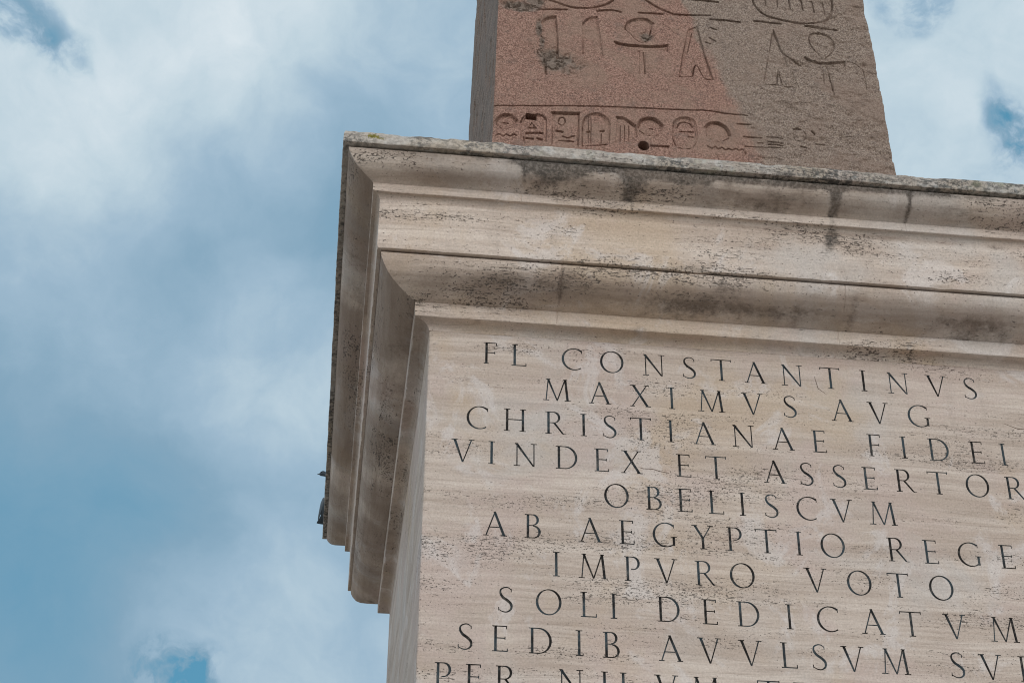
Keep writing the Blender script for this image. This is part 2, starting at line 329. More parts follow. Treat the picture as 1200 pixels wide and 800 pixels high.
def travertine(name, pits=1.0, seed=0.0, mottle=False, tint=(1, 1, 1)):
    m, t, b = new_mat(name)
    P = t.vmath('ADD', t.node('ShaderNodeTexCoord').outputs['Object'], (seed, seed * 0.7, seed * 1.3))
    bend = t.noise(P, 0.8, 3, 0.5)                                   # beds are not quite level
    bz = t.node('ShaderNodeCombineXYZ'); t.set(bz.inputs[2], t.math('MULTIPLY_ADD', bend, 0.10, -0.05))
    Q = t.vmath('ADD', P, bz.outputs[0])
    beds = t.noise(t.scale(Q, (0.55, 0.55, 9.0)), 1.0, 8, 0.62)
    fineb = t.noise(t.scale(Q, (3.0, 3.0, 55.0)), 1.0, 6, 0.65)
    patch = t.noise(P, 1.15, 4, 0.55, 0.6)
    c = t.mix(t.ramp(beds, 0.34, 0.66), (0.44, 0.358, 0.295), (0.585, 0.505, 0.435))
    band = t.noise(t.scale(Q, (1.3, 1.3, 24.0)), 1.0, 5, 0.65)
    c = t.mix(t.math('MULTIPLY', t.ramp(band, 0.48, 0.68), 0.50), c, (0.36, 0.285, 0.235))
    line = t.noise(t.scale(Q, (2.2, 2.2, 120.0)), 1.0, 5, 0.7)
    c = t.mix(t.math('MULTIPLY', t.ramp(fineb, 0.42, 0.70), 0.40), c, (0.335, 0.262, 0.21))
    c = t.mix(t.math('MULTIPLY', t.ramp(line, 0.52, 0.66), 0.42), c, (0.27, 0.215, 0.175))
    c = t.mix(t.math('MULTIPLY', t.ramp(patch, 0.50, 0.66), 0.60), c, (0.475, 0.445, 0.415))   # greyer, rosy and honey clouds in the stone
    warm = t.noise(t.vmath('ADD', P, (7.0, 3.0, 2.0)), 0.9, 5, 0.62, 0.5)
    c = t.mix(t.math('MULTIPLY', t.ramp(warm, 0.51, 0.66), 0.50), c, (0.465, 0.355, 0.245))
    rose = t.noise(t.vmath('ADD', P, (2.0, 9.0, 5.0)), 1.6, 5, 0.62, 0.5)
    c = t.mix(t.math('MULTIPLY', t.ramp(rose, 0.51, 0.66), 0.45), c, (0.48, 0.375, 0.335))
    pale = t.noise(t.vmath('ADD', P, (4.0, 6.0, 1.0)), 2.6, 6, 0.65, 0.8)
    c = t.mix(t.math('MULTIPLY', t.ramp(pale, 0.54, 0.64), 0.5), c, (0.60, 0.555, 0.525))
    drip = t.noise(t.scale(P, (5.0, 5.0, 0.35)), 1.0, 5, 0.6)
    c = t.mix(t.math('MULTIPLY', t.ramp(drip, 0.55, 0.72), 0.30), c, (0.33, 0.275, 0.235))
    grain = t.noise(P, 85.0, 4, 0.75)
    c = t.mix(0.35, c, t.mix(t.ramp(grain, 0.30, 0.70), (0.33, 0.33, 0.33), (0.68, 0.68, 0.68)), 'OVERLAY')
    # pits: small dark voids strung along some of the beds
    zone = t.math('MULTIPLY', t.ramp(t.noise(t.scale(Q, (0.9, 0.9, 7.0)), 1.0, 5, 0.62), 0.44, 0.64), t.math('SUBTRACT', 1.0, t.math('MULTIPLY', t.ramp(patch, 0.50, 0.60), 0.75)))
    zone = t.math('MULTIPLY', zone, 0.075 * pits)
    p1 = t.noise(t.scale(Q, (20.0, 20.0, 150.0)), 1.0, 4, 0.70)
    p2 = t.noise(t.scale(Q, (75.0, 75.0, 125.0)), 1.0, 3, 0.6)
    pit = t.math('MAXIMUM', t.math('MULTIPLY', t.ramp(t.math('ADD', p1, zone), 0.655, 0.735), 0.85), t.math('MULTIPLY', t.ramp(t.math('ADD', p2, zone), 0.665, 0.735), 0.9))
    c = t.mix(1.0, c, tint, 'MULTIPLY')
    dirtn = t.noise(P, 6.0, 7, 0.68)
    dirt = t.ramp(t.math('ADD', t.attr('dirt'), t.math('ADD', t.math('MULTIPLY_ADD', dirtn, 1.0, -0.5), t.math('MULTIPLY_ADD', t.noise(t.scale(P, (1, 1, 2.2)), 34.0, 5, 0.7), 0.9, -0.45))), 0.24, 0.80)
    speck = t.noise(P, 60.0, 4, 0.7)
    c = t.mix(t.math('MULTIPLY', dirt, t.math('MULTIPLY_ADD', t.ramp(speck, 0.38, 0.60), 0.30, 0.62)), c, (0.075, 0.064, 0.055))
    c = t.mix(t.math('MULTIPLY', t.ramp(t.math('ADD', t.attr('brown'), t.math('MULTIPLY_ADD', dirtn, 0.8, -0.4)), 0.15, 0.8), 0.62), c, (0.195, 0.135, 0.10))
    if mottle:                                                       # the weathered top edge: white, grey and black crusts, a little lichen
        m1 = t.noise(t.scale(P, (26, 26, 34)), 1.0, 6, 0.74); m2 = t.noise(t.scale(P, (2.2, 2.2, 2.2)), 1.0, 5, 0.6)
        c = t.mix(t.math('MULTIPLY', t.ramp(m1, 0.43, 0.57), t.math('MULTIPLY_ADD', t.ramp(m2, 0.40, 0.60), 0.6, 0.30)), c, (0.055, 0.05, 0.045))
        c = t.mix(0.18, c, (0.17, 0.165, 0.155))
        c = t.mix(t.math('MULTIPLY', t.ramp(t.noise(P, 24.0, 5, 0.7), 0.55, 0.66), 0.30), c, (0.50, 0.50, 0.48))
        c = t.mix(t.math('MULTIPLY', t.ramp(t.noise(P, 4.0, 4, 0.6), 0.60, 0.72), 0.4), c, (0.16, 0.17, 0.09))
        c = t.mix(t.ramp(t.math('ADD', t.attr('lichen'), t.math('MULTIPLY_ADD', speck, 2.2, -1.25)), 0.25, 0.65), c, (0.185, 0.155, 0.03))
    c = t.mix(pit, c, (0.085, 0.068, 0.058))
    t.set(b.inputs['Base Color'], c); b.inputs['Roughness'].default_value = 0.85
    h = t.math('SUBTRACT', t.math('ADD', t.math('MULTIPLY', fineb, 0.25), t.math('MULTIPLY', grain, 0.22)), pit)
    bump(t, b, h, 0.007, 0.8)
    return m

M_SHAFT = travertine('travertine_ashlar', 1.25, 0.0, False, (1.02, 0.985, 0.985))
M_CORN = travertine('travertine_cornice', 1.45, 4.3, False, (1.12, 1.075, 1.065))
M_TOP = travertine('weathered_travertine', 1.3, 8.1, True)

def granite():
    m, t, b = new_mat('rose_granite')
    P = t.node('ShaderNodeTexCoord').outputs['Object']
    g = t.attr('grey'); worn = t.attr('worn')
    n1 = t.noise(P, 100.0, 3, 0.7); n2 = t.noise(t.vmath('ADD', P, (5.0, 1.0, 2.0)), 120.0, 2, 0.65); big = t.noise(P, 2.6, 5, 0.6, 0.4); mid = t.noise(P, 9.0, 6, 0.7)
    vo = t.node('ShaderNodeTexVoronoi'); t.set(vo.inputs['Vector'], P); vo.inputs['Scale'].default_value = 130.0
    sp = t.node('ShaderNodeSeparateColor'); t.set(sp.inputs[0], vo.outputs['Color'])
    n1 = t.math('MULTIPLY_ADD', sp.outputs[0], 0.30, t.math('MULTIPLY_ADD', n1, 0.6, 0.05))
    red = t.mix(t.ramp(n1, 0.28, 0.72), (0.150, 0.073, 0.052), (0.385, 0.224, 0.170))
    gry = t.mix(t.ramp(n1, 0.28, 0.72), (0.135, 0.090, 0.069), (0.335, 0.250, 0.196))
    g = t.math('MULTIPLY', g, t.ramp(t.math('ADD', g, t.math('MULTIPLY_ADD', mid, 0.9, -0.45)), 0.05, 0.6))
    c = t.mix(g, red, gry)
    c = t.mix(t.math('MULTIPLY', t.ramp(n2, 0.55, 0.68), 0.8), c, (0.045, 0.03, 0.024))
    c = t.mix(t.math('MULTIPLY', t.ramp(n2, 0.42, 0.30), 0.6), c, t.mix(g, (0.50, 0.33, 0.25), (0.48, 0.41, 0.34)))
    c = t.mix(t.math('MULTIPLY', t.ramp(big, 0.46, 0.64), 0.55), c, t.mix(g, (0.262, 0.172, 0.126), (0.235, 0.158, 0.120)))
    c = t.mix(t.math('MULTIPLY', t.ramp(mid, 0.54, 0.70), 0.40), c, (0.13, 0.095, 0.078))
    c = t.mix(t.math('MULTIPLY', t.ramp(t.math('ADD', worn, t.math('MULTIPLY_ADD', mid, 0.8, -0.4)), 0.2, 0.8), 0.75), c, t.mix(n1, (0.09, 0.072, 0.058), (0.23, 0.185, 0.15)))
    c = t.mix(t.math('MULTIPLY', t.ramp(t.math('ADD', t.attr('groove_shade'), t.math('MULTIPLY_ADD', mid, 0.9, -0.45)), 0.25, 0.7), 0.9), c, (0.022, 0.018, 0.016))  # near-black colour standing in for shade inside the left-face carving
    t.set(b.inputs['Base Color'], c); b.inputs['Roughness'].default_value = 0.75
    bump(t, b, t.math('ADD', n1, t.math('MULTIPLY', mid, 2.5)), 0.006, 0.7)
    return m
M_GRAN = granite()

m, t, b = new_mat('inscription_paint'); P = t.node('ShaderNodeNewGeometry').outputs['Position']
c = t.mix(t.ramp(t.noise(P, 5.0, 3, 0.6), 0.42, 0.62), (0.024, 0.020, 0.018), (0.060, 0.080, 0.092))
c = t.mix(t.math('MULTIPLY', t.ramp(t.noise(P, 40.0, 5, 0.65), 0.50, 0.66), 0.6), c, (0.16, 0.14, 0.12))
t.set(b.inputs['Base Color'], c); b.inputs['Roughness'].default_value = 0.6; M_PAINT = m

m, t, b = new_mat('pale_paving'); P = t.node('ShaderNodeTexCoord').outputs['Object']
v = t.node('ShaderNodeTexVoronoi', feature='DISTANCE_TO_EDGE'); t.set(v.inputs['Vector'], P); v.inputs['Scale'].default_value = 8.0; v.inputs['Randomness'].default_value = 0.35
e = t.ramp(v.outputs['Distance'], 0.01, 0.06)
c = t.mix(t.noise(P, 3.0, 5, 0.6), (0.36, 0.315, 0.27), (0.50, 0.44, 0.38)); c = t.mix(e, (0.20, 0.17, 0.14), c)  # unseen paving, made pale to bounce light up under the cornice
t.set(b.inputs['Base Color'], c); b.inputs['Roughness'].default_value = 0.7; bump(t, b, e, 0.01); M_GROUND = m

def plain(name, col, rough=0.6):
    m, t, b = new_mat(name); n = t.noise(t.node('ShaderNodeTexCoord').outputs['Object'], 40.0, 4, 0.6)
    t.set(b.inputs['Base Color'], t.mix(n, tuple(x * 0.7 for x in col), tuple(x * 1.3 for x in col))); b.inputs['Roughness'].default_value = rough; return m

# ------------------------------------------------------------------ ground
g = 900.0; n = 24
xs = np.linspace(-g, g, n); gv = np.array([(x, y, 0) for y in xs for x in xs]); gf = np.array([(j * n + i, j * n + i + 1, (j + 1) * n + i + 1, (j + 1) * n + i) for j in range(n - 1) for i in range(n - 1)])
go = obj('ground', mesh_from('ground', gv, gf, M_GROUND)); go['kind'] = 'structure'

# ------------------------------------------------------------------ pedestal: every course is swept round the square shaft (half side HW)
HW = 2.0; CEN = (2.0, 2.0)
ped = thing('pedestal', 'pale pitted travertine pedestal with stepped cornice and carved Latin inscription under the obelisk', 'pedestal', (2, 2, 0))

def stations(joints=(), fine=0.016, coarse=0.25):
    """points of the square's outline with outward normals; front and left sides finely cut"""
    out = []
    def side(p0, p1, nrm, step, jl=()):
        L = math.dist(p0, p1); ts = list(np.linspace(0, 1, int(L / step) + 1)[1:-1])
        for j in jl:
            ts = [q for q in ts if abs(q * L - j) > 0.009] + [(j + e) / L for e in (-0.006, -0.0025, 0.0025, 0.006)]
        for q in sorted(ts): out.append((p0[0] + (p1[0] - p0[0]) * q, p0[1] + (p1[1] - p0[1]) * q, *nrm))
    qs = np.linspace(1, 0, 36 if fine < 0.1 else 3)                 # the mitred corner zones
    for q in qs: out.append((-HW, -HW, -q, -1))
    side((-HW, -HW), (HW, -HW), (0, -1), fine, joints)
    out.append((HW, -HW, 1, -1)); side((HW, -HW), (HW, HW), (1, 0), coarse)
    out.append((HW, HW, 1, 1)); side((HW, HW), (-HW, HW), (0, 1), coarse)
    for q in qs: out.append((-HW, HW, -1, q))
    side((-HW, HW), (-HW, -HW), (-1, 0), fine, [HW * 2 - j for j in joints])
    for q in qs[::-1][:-1]: out.append((-HW, -HW, -1, -q))
    return np.array(out)
def dense(prof, step=0.012):
    out = [prof[0]]
    for a, c in zip(prof, prof[1:]):
        n = max(1, int(math.dist(a, c) / step))
        for i in range(1, n + 1): out.append((a[0] + (c[0] - a[0]) * i / n, a[1] + (c[1] - a[1]) * i / n))
    return np.array(out)
def course(name, prof, mat, joints=(), rough=0.0007, edge=None, blobs=(), browns=(), side_brown=0.0, lich=(), step=0.012, fine=0.016, smooth=32, seed=0, notches=()):
    st = stations(joints, fine); pr = dense(prof, step); ns, npf = len(st), len(pr)
    o = np.repeat(pr[None, :, 0], ns, 0); z = np.repeat(pr[None, :, 1], ns, 0)
    bx, by, nx, ny = (np.repeat(st[:, [i]], npf, 1) for i in range(4))
    X, Y = bx + o * nx, by + o * ny
    d = (fbm(X, Y, z, 5, 3, seed) - 0.5) * 2 * rough * 1.5 + (fbm(X, Y, z, 28, 3, seed + 9) - 0.5) * 2 * rough
    if edge:                                                         # worn, chipped arris
        eo, ez, amp, rad = edge
        near = np.exp(-((o - eo) ** 2 + (z - ez) ** 2) / rad ** 2)
        d -= near * amp * (0.25 + 1.6 * sstep(0.5, 0.8, fbm(X, Y, z * 0.3, 9, 4, seed + 31)))
    for (jx, jz, jw, jd) in notches:
        d -= jd * np.exp(-((X + HW - jx) / jw) ** 2) * (Y < -HW) * np.exp(-((z - jz) / 0.012) ** 2) * (0.5 + fbm(X, Y, z, 60, 3, 3))
    t_front = X + HW; t_left = Y + HW                                # metres along the front / left face
    for j in joints:
        for tt, msk in ((t_front, ny < -0.99), (t_left, nx < -0.99)):
            d -= 0.0035 * (np.abs(tt - j) < 0.004) * msk
    inside = o < min(p[0] for p in prof) + 0.001
    d = np.where(inside, 0, d)
    X, Y = X + d * nx, Y + d * ny
    front = (ny < -0.99)
    dirt = np.zeros_like(X); lichen = np.zeros_like(X); brown = np.zeros_like(X)
    for (cx, cz, wx, wz, a) in blobs:
        dirt += a * front * np.exp(-((X + HW - cx) / wx) ** 2 - ((z - cz) / wz) ** 2)
    for (cx, cz, wx, wz, a) in browns:
        brown += a * front * np.exp(-((X + HW - cx) / wx) ** 2 - ((z - cz) / wz) ** 2)
    for (cx, cz, wx, wz, a) in lich:
        lichen += a * front * np.exp(-((X + HW - cx) / wx) ** 2 - ((z - cz) / wz) ** 2)
    dirt *= 0.35 + 1.3 * fbm(X, Y, z * 0.12, 13, 3, seed + 40)      # grime runs down in streaks
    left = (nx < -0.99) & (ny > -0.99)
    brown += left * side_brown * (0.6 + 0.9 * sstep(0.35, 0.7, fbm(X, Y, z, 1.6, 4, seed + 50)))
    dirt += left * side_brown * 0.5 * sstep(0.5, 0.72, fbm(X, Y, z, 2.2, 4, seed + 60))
    V = np.stack([X, Y, z], -1).reshape(-1, 3)
    i = np.arange(ns)[:, None]; j = np.arange(npf - 1)[None, :]; i2 = (i + 1) % ns
    F = np.stack([i * npf + j, i * npf + j + 1, i2 * npf + j + 1, i2 * npf + j], -1).reshape(-1, 4)
    me = mesh_from(name, V, F, mat, smooth, {'dirt': dirt.ravel(), 'lichen': lichen.ravel(), 'brown': brown.ravel()})
    return obj(name, me, ped)

cyc = [(0, 0), (.008, .025), (.020, .048), (.040, .073), (.070, .096), (.105, .1125), (.135, .124), (.151, .133)]
ovo = [(0, 0), (.003, .0265), (.019, .064), (.044, .103), (.077, .132), (.127, .159), (.165, .172), (.210, .183)]
cove = lambda x0, z0, x1, z1, n=6: [(x1 + (x0 - x1) * (1 - math.sin(a)), z0 + (z1 - z0) * (1 - math.cos(a))) for a in np.linspace(0, math.pi / 2, n + 1)]
J1, J2 = [0.470, 2.717], [0.712, 2.336]
course('abacus', [(-1.2, 7.762), (0.30, 7.752), (0.520, 7.742), (0.538, 7.739), (0.549, 7.730), (0.554, 7.716), (0.554, 7.655), (0.551, 7.650), (0.530, 7.6515), (0.42, 7.652)], M_TOP, [0.470, 2.717],
       rough=0.0028, edge=(0.552, 7.732, 0.012, 0.03), lich=[(-0.389, 7.700, 0.035, 0.022, 1.0), (-0.335, 7.690, 0.022, 0.014, 0.75)], seed=3, fine=0.012, step=0.010,
       blobs=[(0.2, 7.70, .5, .05, .25), (2.2, 7.69, .5, .05, .45)])
course('cymatium', [(0.42, 7.642), (0.512, 7.641)] + [(0.519 - a, 7.638 - c * 0.90) for a, c in cyc] + [(0.33, 7.523)], M_CORN, J1, seed=11, step=0.009,
       blobs=[(1.9, 7.628, 2.0, .020, .75), (0.66, 7.62, .19, .055, 1.35), (0.62, 7.55, .10, .05, .5), (1.10, 7.60, .08, .10, 1.35), (1.38, 7.62, .14, .04, 1.4), (2.28, 7.58, .035, .14, 1.0), (1.72, 7.55, .22, .05, .4), (1.05, 7.63, .30, .02, .6), (2.0, 7.62, .5, .02, .5),
              (2.717, 7.58, .018, .14, .8), (0.48, 7.60, .02, .1, .3), (1.98, 7.56, .2, .04, .35), (3.05, 7.56, .3, .05, .3), (0.3, 7.655, .5, .02, .35)],
       browns=[(1.7, 7.615, 2.2, .03, .42), (0.0, 7.545, .3, .03, .55), (-0.1, 7.63, .4, .04, .35), (1.6, 7.55, .6, .04, .45), (2.6, 7.55, .8, .04, .45), (0.7, 7.55, .5, .03, .4)], side_brown=0.6)
course('fillet', [(0.30, 7.5225), (0.366, 7.5195), (0.3683, 7.516), (0.3683, 7.466), (0.366, 7.463), (0.30, 7.4636)], M_CORN, J1, seed=13, edge=(0.368, 7.464, 0.002, 0.010), side_brown=0.35, step=0.008,
       blobs=[(2.28, 7.49, .03, .06, .7), (0.62, 7.50, .1, .03, .25)])
course('corona', [(0.25, 7.475)] + cove(0.359, 7.4665, 0.3248, 7.43) + [(0.3248, 7.110), (0.3235, 7.106), (0.3015, 7.1045), (0.299, 7.109), (0.20, 7.110)], M_CORN, [], rough=0.0007,
       edge=(0.3245, 7.107, 0.003, 0.010), seed=17, notches=[(1.467, 7.108, 0.06, 0.022), (1.39, 7.108, 0.03, 0.012), (2.9, 7.108, 0.04, 0.012)], side_brown=0.22,
       blobs=[(2.285, 7.41, .05, .07, .75), (2.26, 7.30, .05, .10, .3), (3.2, 7.42, .3, .03, .3)], browns=[(2.33, 7.18, .12, .09, .38), (1.5, 7.43, .8, .02, .4), (2.7, 7.43, .8, .025, .5), (0.3, 7.44, .5, .02, .35), (3.1, 7.3, .25, .1, .25)])
course('ovolo', [(0.20, 7.097), (0.296, 7.0965)] + [(0.3002 - a, 7.094 - c * 0.957) for a, c in ovo] + [(0.05, 6.921)], M_CORN, J2, seed=19, step=0.009,
       blobs=[(0.26, 6.99, .30, .03, .35), (0.66, 6.99, .38, .045, .45), (1.37, 6.955, .30, .045, .55), (1.66, 7.02, .16, .08, .38), (2.06, 6.98, .16, .06, .35), (3.12, 6.945, .32, .05, .6), (2.40, 6.99, .04, .09, .5),
              (1.9, 6.95, .5, .02, .35), (0.712, 7.02, .012, .1, .6)],
       browns=[(0.3, 6.98, .7, .06, .6), (1.5, 6.985, 1.2, .06, .7), (3.0, 6.98, 1.0, .07, .7), (0.75, 7.05, .08, .08, .4)], side_brown=0.7)
course('lower_fillet', [(0.03, 6.925), (0.088, 6.9195), (0.0901, 6.916), (0.0901, 6.836), (0.0875, 6.8305), (0.082, 6.829)] + [(x, z) for x, z in cove(0.050, 6.829, 0.0015, 6.790)] + [(-0.02, 6.788)], M_CORN, J2, seed=23,
       edge=(0.090, 6.83, 0.004, 0.012), side_brown=0.40, step=0.008, blobs=[(1.17, 6.84, .05, .03, .5)], browns=[(2.0, 6.86, 1.5, .03, .25), (1.3, 6.80, 1.6, .03, .3)])
base_prof = [(0.0, 1.30), (0.02, 1.22), (0.06, 1.18), (0.06, 1.13)] + [(0.06 + 0.10 * math.sin(a), 1.03 + 0.10 * math.cos(a)) for a in np.linspace(0, math.pi, 9)] + [(0.18, 0.93), (0.18, 0.60), (0.55, 0.595), (0.55, 0.30), (0.95, 0.295), (0.95, 0.0)]
course('plinth', base_prof, M_CORN, [], fine=0.25, step=0.06, seed=29)

# ------------------------------------------------------------------ Roman capitals: straight strokes and swelling arcs, in cap heights
TH, TN, SF = 0.099, 0.047, 0.038
def stem(x, y0=0.0, y1=1.0, wd=TH, x1=None, s0=0.25, s1=0.25):
    x1 = x if x1 is None else x1
    r = [('q', (x - wd / 2, y0), (x + wd / 2, y0), (x1 + wd / 2, y1), (x1 - wd / 2, y1))]
    if s0: r.append(bar(x - s0 / 2, x + s0 / 2, y0 + SF / 2, SF))
    if s1: r.append(bar(x1 - s1 / 2, x1 + s1 / 2, y1 - SF / 2, SF))
    return r
def bar(x0, x1, y, wd=TN): return ('h', (x0, y - wd / 2), (x1, y - wd / 2), (x1, y + wd / 2), (x0, y + wd / 2))
def tick(x, y0, y1, wd=SF): return ('q', (x - wd / 2, y0), (x + wd / 2, y0), (x + wd / 2, y1), (x - wd / 2, y1))
def arc(cx, cy, rx, ry, a0, a1, wmax=TH, wmin=0.042, tilt=12, n=22):
    pts = []
    for a in np.radians(np.linspace(a0, a1, n)):
        wd = wmin + (wmax - wmin) * abs(math.cos(a - math.radians(tilt))) ** 1.4
        pts.append((cx + (rx - wmax * .5) * math.cos(a), cy + (ry - wmin * .5) * math.sin(a), wd * math.cos(a) / 2, wd * math.sin(a) / 2))
    return ('s', [((x + u, y + v), (x, y), (x - u, y - v)) for x, y, u, v in pts])
def path(pts, ws):
    out = []
    for i, p in enumerate(pts):
        a, c = pts[max(i - 1, 0)], pts[min(i + 1, len(pts) - 1)]; dx, dy = c[0] - a[0], c[1] - a[1]; L = math.hypot(dx, dy)
        u, v = -dy / L * ws[i] / 2, dx / L * ws[i] / 2; out.append(((p[0] + u, p[1] + v), p, (p[0] - u, p[1] - v)))
    return ('s', out)
def spline(ctrl, n=26):
    ctrl = [ctrl[0]] + ctrl + [ctrl[-1]]; out = []
    for s in np.linspace(0, len(ctrl) - 3 - 1e-6, n):
        i = int(s); q = s - i; p = [np.array(c) for c in ctrl[i:i + 4]]
        out.append(tuple(0.5 * (2 * p[1] + (p[2] - p[0]) * q + (2 * p[0] - 5 * p[1] + 4 * p[2] - p[3]) * q * q + (3 * p[1] - p[0] - 3 * p[2] + p[3]) * q ** 3)))
    return out
s_path = [(0.20, 0.90), (0.10, 0.975), (-0.03, 0.98), (-0.17, 0.90), (-0.19, 0.74), (-0.09, 0.58), (0.08, 0.46), (0.21, 0.31), (0.20, 0.13), (0.06, 0.02), (-0.10, 0.025), (-0.24, 0.10)]
s_w = [0.03, 0.045, 0.05, 0.06, 0.085, 0.105, 0.11, 0.10, 0.075, 0.05, 0.045, 0.03]
def s_strokes():
    p = spline(s_path, 34); ws = np.interp(np.linspace(0, 1, 34), np.linspace(0, 1, 12), s_w)
    return [path(p, ws), ('q', (0.19, 0.80), (0.225, 0.80), (0.225, 0.93), (0.19, 0.93)), ('q', (-0.265, 0.06), (-0.23, 0.06), (-0.23, 0.20), (-0.265, 0.20))]
def leg(x0, y0, x1): return [('q', (x1 - TH * .62, 0.02), (x1 + TH * .35, 0.0), (x0 + TH * .5, y0), (x0 - TH * .55, y0)), ('h', (x1 - 0.03, 0.0), (x1 + 0.12, 0.0), (x1 + 0.10, 0.032), (x1 - 0.02, 0.035))]
LET = {
    'I': lambda: stem(0),
    'L': lambda: stem(-0.18) + [bar(-0.2, 0.29, 0.022, 0.044), tick(0.275, 0.0, 0.14)],
    'F': lambda: stem(-0.15, s0=0.21) + [bar(-0.17, 0.26, 0.978, 0.044), tick(0.25, 0.86, 1.0), bar(-0.15, 0.19, 0.52, 0.044), tick(0.185, 0.46, 0.58)],
    'E': lambda: stem(-0.16) + [bar(-0.18, 0.25, 0.978, 0.044), tick(0.24, 0.87, 1.0), bar(-0.16, 0.19, 0.52, 0.044), tick(0.185, 0.46, 0.58), bar(-0.18, 0.28, 0.022, 0.044), tick(0.27, 0.0, 0.13)],
    'T': lambda: stem(0, s1=0) + [bar(-0.41, 0.41, 0.978, 0.044), tick(-0.40, 0.88, 1.0), tick(0.40, 0.90, 1.02)],
    'H': lambda: stem(-0.31) + stem(0.31) + [bar(-0.30, 0.30, 0.52, 0.046)],
    'N': lambda: stem(-0.33, wd=TN, s1=0) + stem(0.33, wd=TN, s0=0) + [('q', (0.28, 0.0), (0.355, 0.0), (-0.30, 1.0), (-0.43, 1.0))],
    'M': lambda: stem(-0.43, wd=TN, x1=-0.34, s1=0.18) + stem(0.43, x1=0.34, s1=0.16) + [('q', (-0.02, 0.02), (0.04, 0.02), (-0.30, 0.99), (-0.40, 0.99)), ('q', (-0.015, 0.0), (0.04, 0.0), (0.36, 0.99), (0.305, 0.99))],
    'A': lambda: [('q', (0.30, 0.0), (0.41, 0.0), (0.03, 1.02), (-0.065, 1.0)), ('q', (-0.365, 0.0), (-0.31, 0.0), (0.02, 0.98), (-0.03, 0.98)), bar(-0.23, 0.23, 0.36, 0.042), bar(-0.44, -0.23, SF / 2, SF), bar(0.24, 0.46, SF / 2, SF)],
    'V': lambda: [('q', (-0.03, 0.0), (0.04, 0.0), (-0.27, 1.0), (-0.385, 1.0)), ('q', (-0.01, 0.02), (0.035, 0.02), (0.36, 1.0), (0.305, 1.0)), bar(-0.45, -0.21, 1 - SF / 2, SF), bar(0.22, 0.44, 1 - SF / 2, SF)],
    'X': lambda: [('q', (0.24, 0.0), (0.36, 0.0), (-0.21, 1.0), (-0.33, 1.0)), ('q', (-0.36, 0.0), (-0.305, 0.0), (0.31, 1.0), (0.255, 1.0)), bar(-0.42, -0.22, SF / 2, SF), bar(0.2, 0.43, SF / 2, SF), bar(-0.40, -0.15, 1 - SF / 2, SF), bar(0.17, 0.38, 1 - SF / 2, SF)],
    'Y': lambda: stem(0, 0, 0.5, s1=0) + [('q', (-0.055, 0.46), (0.05, 0.46), (-0.25, 1.0), (-0.36, 1.0)), ('q', (0.0, 0.46), (0.05, 0.46), (0.35, 1.0), (0.295, 1.0)), bar(-0.42, -0.19, 1 - SF / 2, SF), bar(0.2, 0.42, 1 - SF / 2, SF)],
    'O': lambda: [arc(0, 0.5, 0.48, 0.515, 0, 360, n=44)],
    'C': lambda: [arc(0.08, 0.5, 0.51, 0.515, 50, 305, n=32), tick(0.385, 0.78, 0.94, 0.036)],
    'G': lambda: [arc(0.06, 0.5, 0.51, 0.515, 50, 306, n=32), tick(0.37, 0.79, 0.94, 0.036)] + stem(0.36, 0.05, 0.44, s0=0, s1=0.24),
    'D': lambda: stem(-0.29) + [arc(-0.06, 0.5, 0.49, 0.50, -90, 90, n=24), bar(-0.29, -0.05, 0.979, 0.042), bar(-0.29, -0.05, 0.021, 0.042)],
    'P': lambda: stem(-0.18) + [arc(0.02, 0.725, 0.27, 0.275, -95, 90, n=20), bar(-0.18, 0.02, 0.979, 0.042), bar(-0.05, 0.01, 0.471, 0.04)],
    'R': lambda: stem(-0.26) + [arc(-0.06, 0.74, 0.27, 0.26, -90, 90, n=20), bar(-0.26, -0.06, 0.979, 0.042), bar(-0.26, -0.06, 0.50, 0.042)] + leg(-0.04, 0.51, 0.33),
    'B': lambda: stem(-0.2) + [arc(-0.02, 0.765, 0.24, 0.235, -90, 90, n=18), arc(0.0, 0.265, 0.29, 0.265, -90, 90, n=20), bar(-0.2, -0.02, 0.979, 0.042), bar(-0.2, -0.0, 0.53, 0.04), bar(-0.2, 0.0, 0.021, 0.042)],
    'S': s_strokes,
}
def strips(strokes):
    """every stroke as a list of (edge, middle, edge) triples"""
    out = []
    for s in strokes:
        if s[0] == 's': out.append(s[1])
        elif s[0] == 'q':                                            # runs upward: edges left and right
            a, c, d_, e = (np.array(p) for p in s[1:]); out.append([(tuple(a), tuple((a + c) / 2), tuple(c)), (tuple(e), tuple((d_ + e) / 2), tuple(d_))])
        else:                                                        # runs sideways: edges below and above
            a, c, d_, e = (np.array(p) for p in s[1:]); out.append([(tuple(a), tuple((a + e) / 2), tuple(e)), (tuple(c), tuple((c + d_) / 2), tuple(d_))])
    return out
def letter_mesh(ch, cap):                                            # the painted V-shaped groove itself, opening towards -Y
    V, F = [], []
    for si, st in enumerate(strips(LET[ch]())):
        b0 = len(V)
        for (e1, mid, e2) in st:
            wd = math.dist(e1, e2) * cap; dep = max(0.004, wd * 0.55)
            for p, y in ((e1, 0.0012), (mid, dep), (e2, 0.0012)): V.append((p[0] * cap, y + si * 0.0002, p[1] * cap))
        for i in range(len(st) - 1):
            q = b0 + 3 * i; F += [(q, q + 1, q + 4, q + 3), (q + 1, q + 2, q + 5, q + 4)]
    return mesh_from('letter', V, F, M_PAINT)
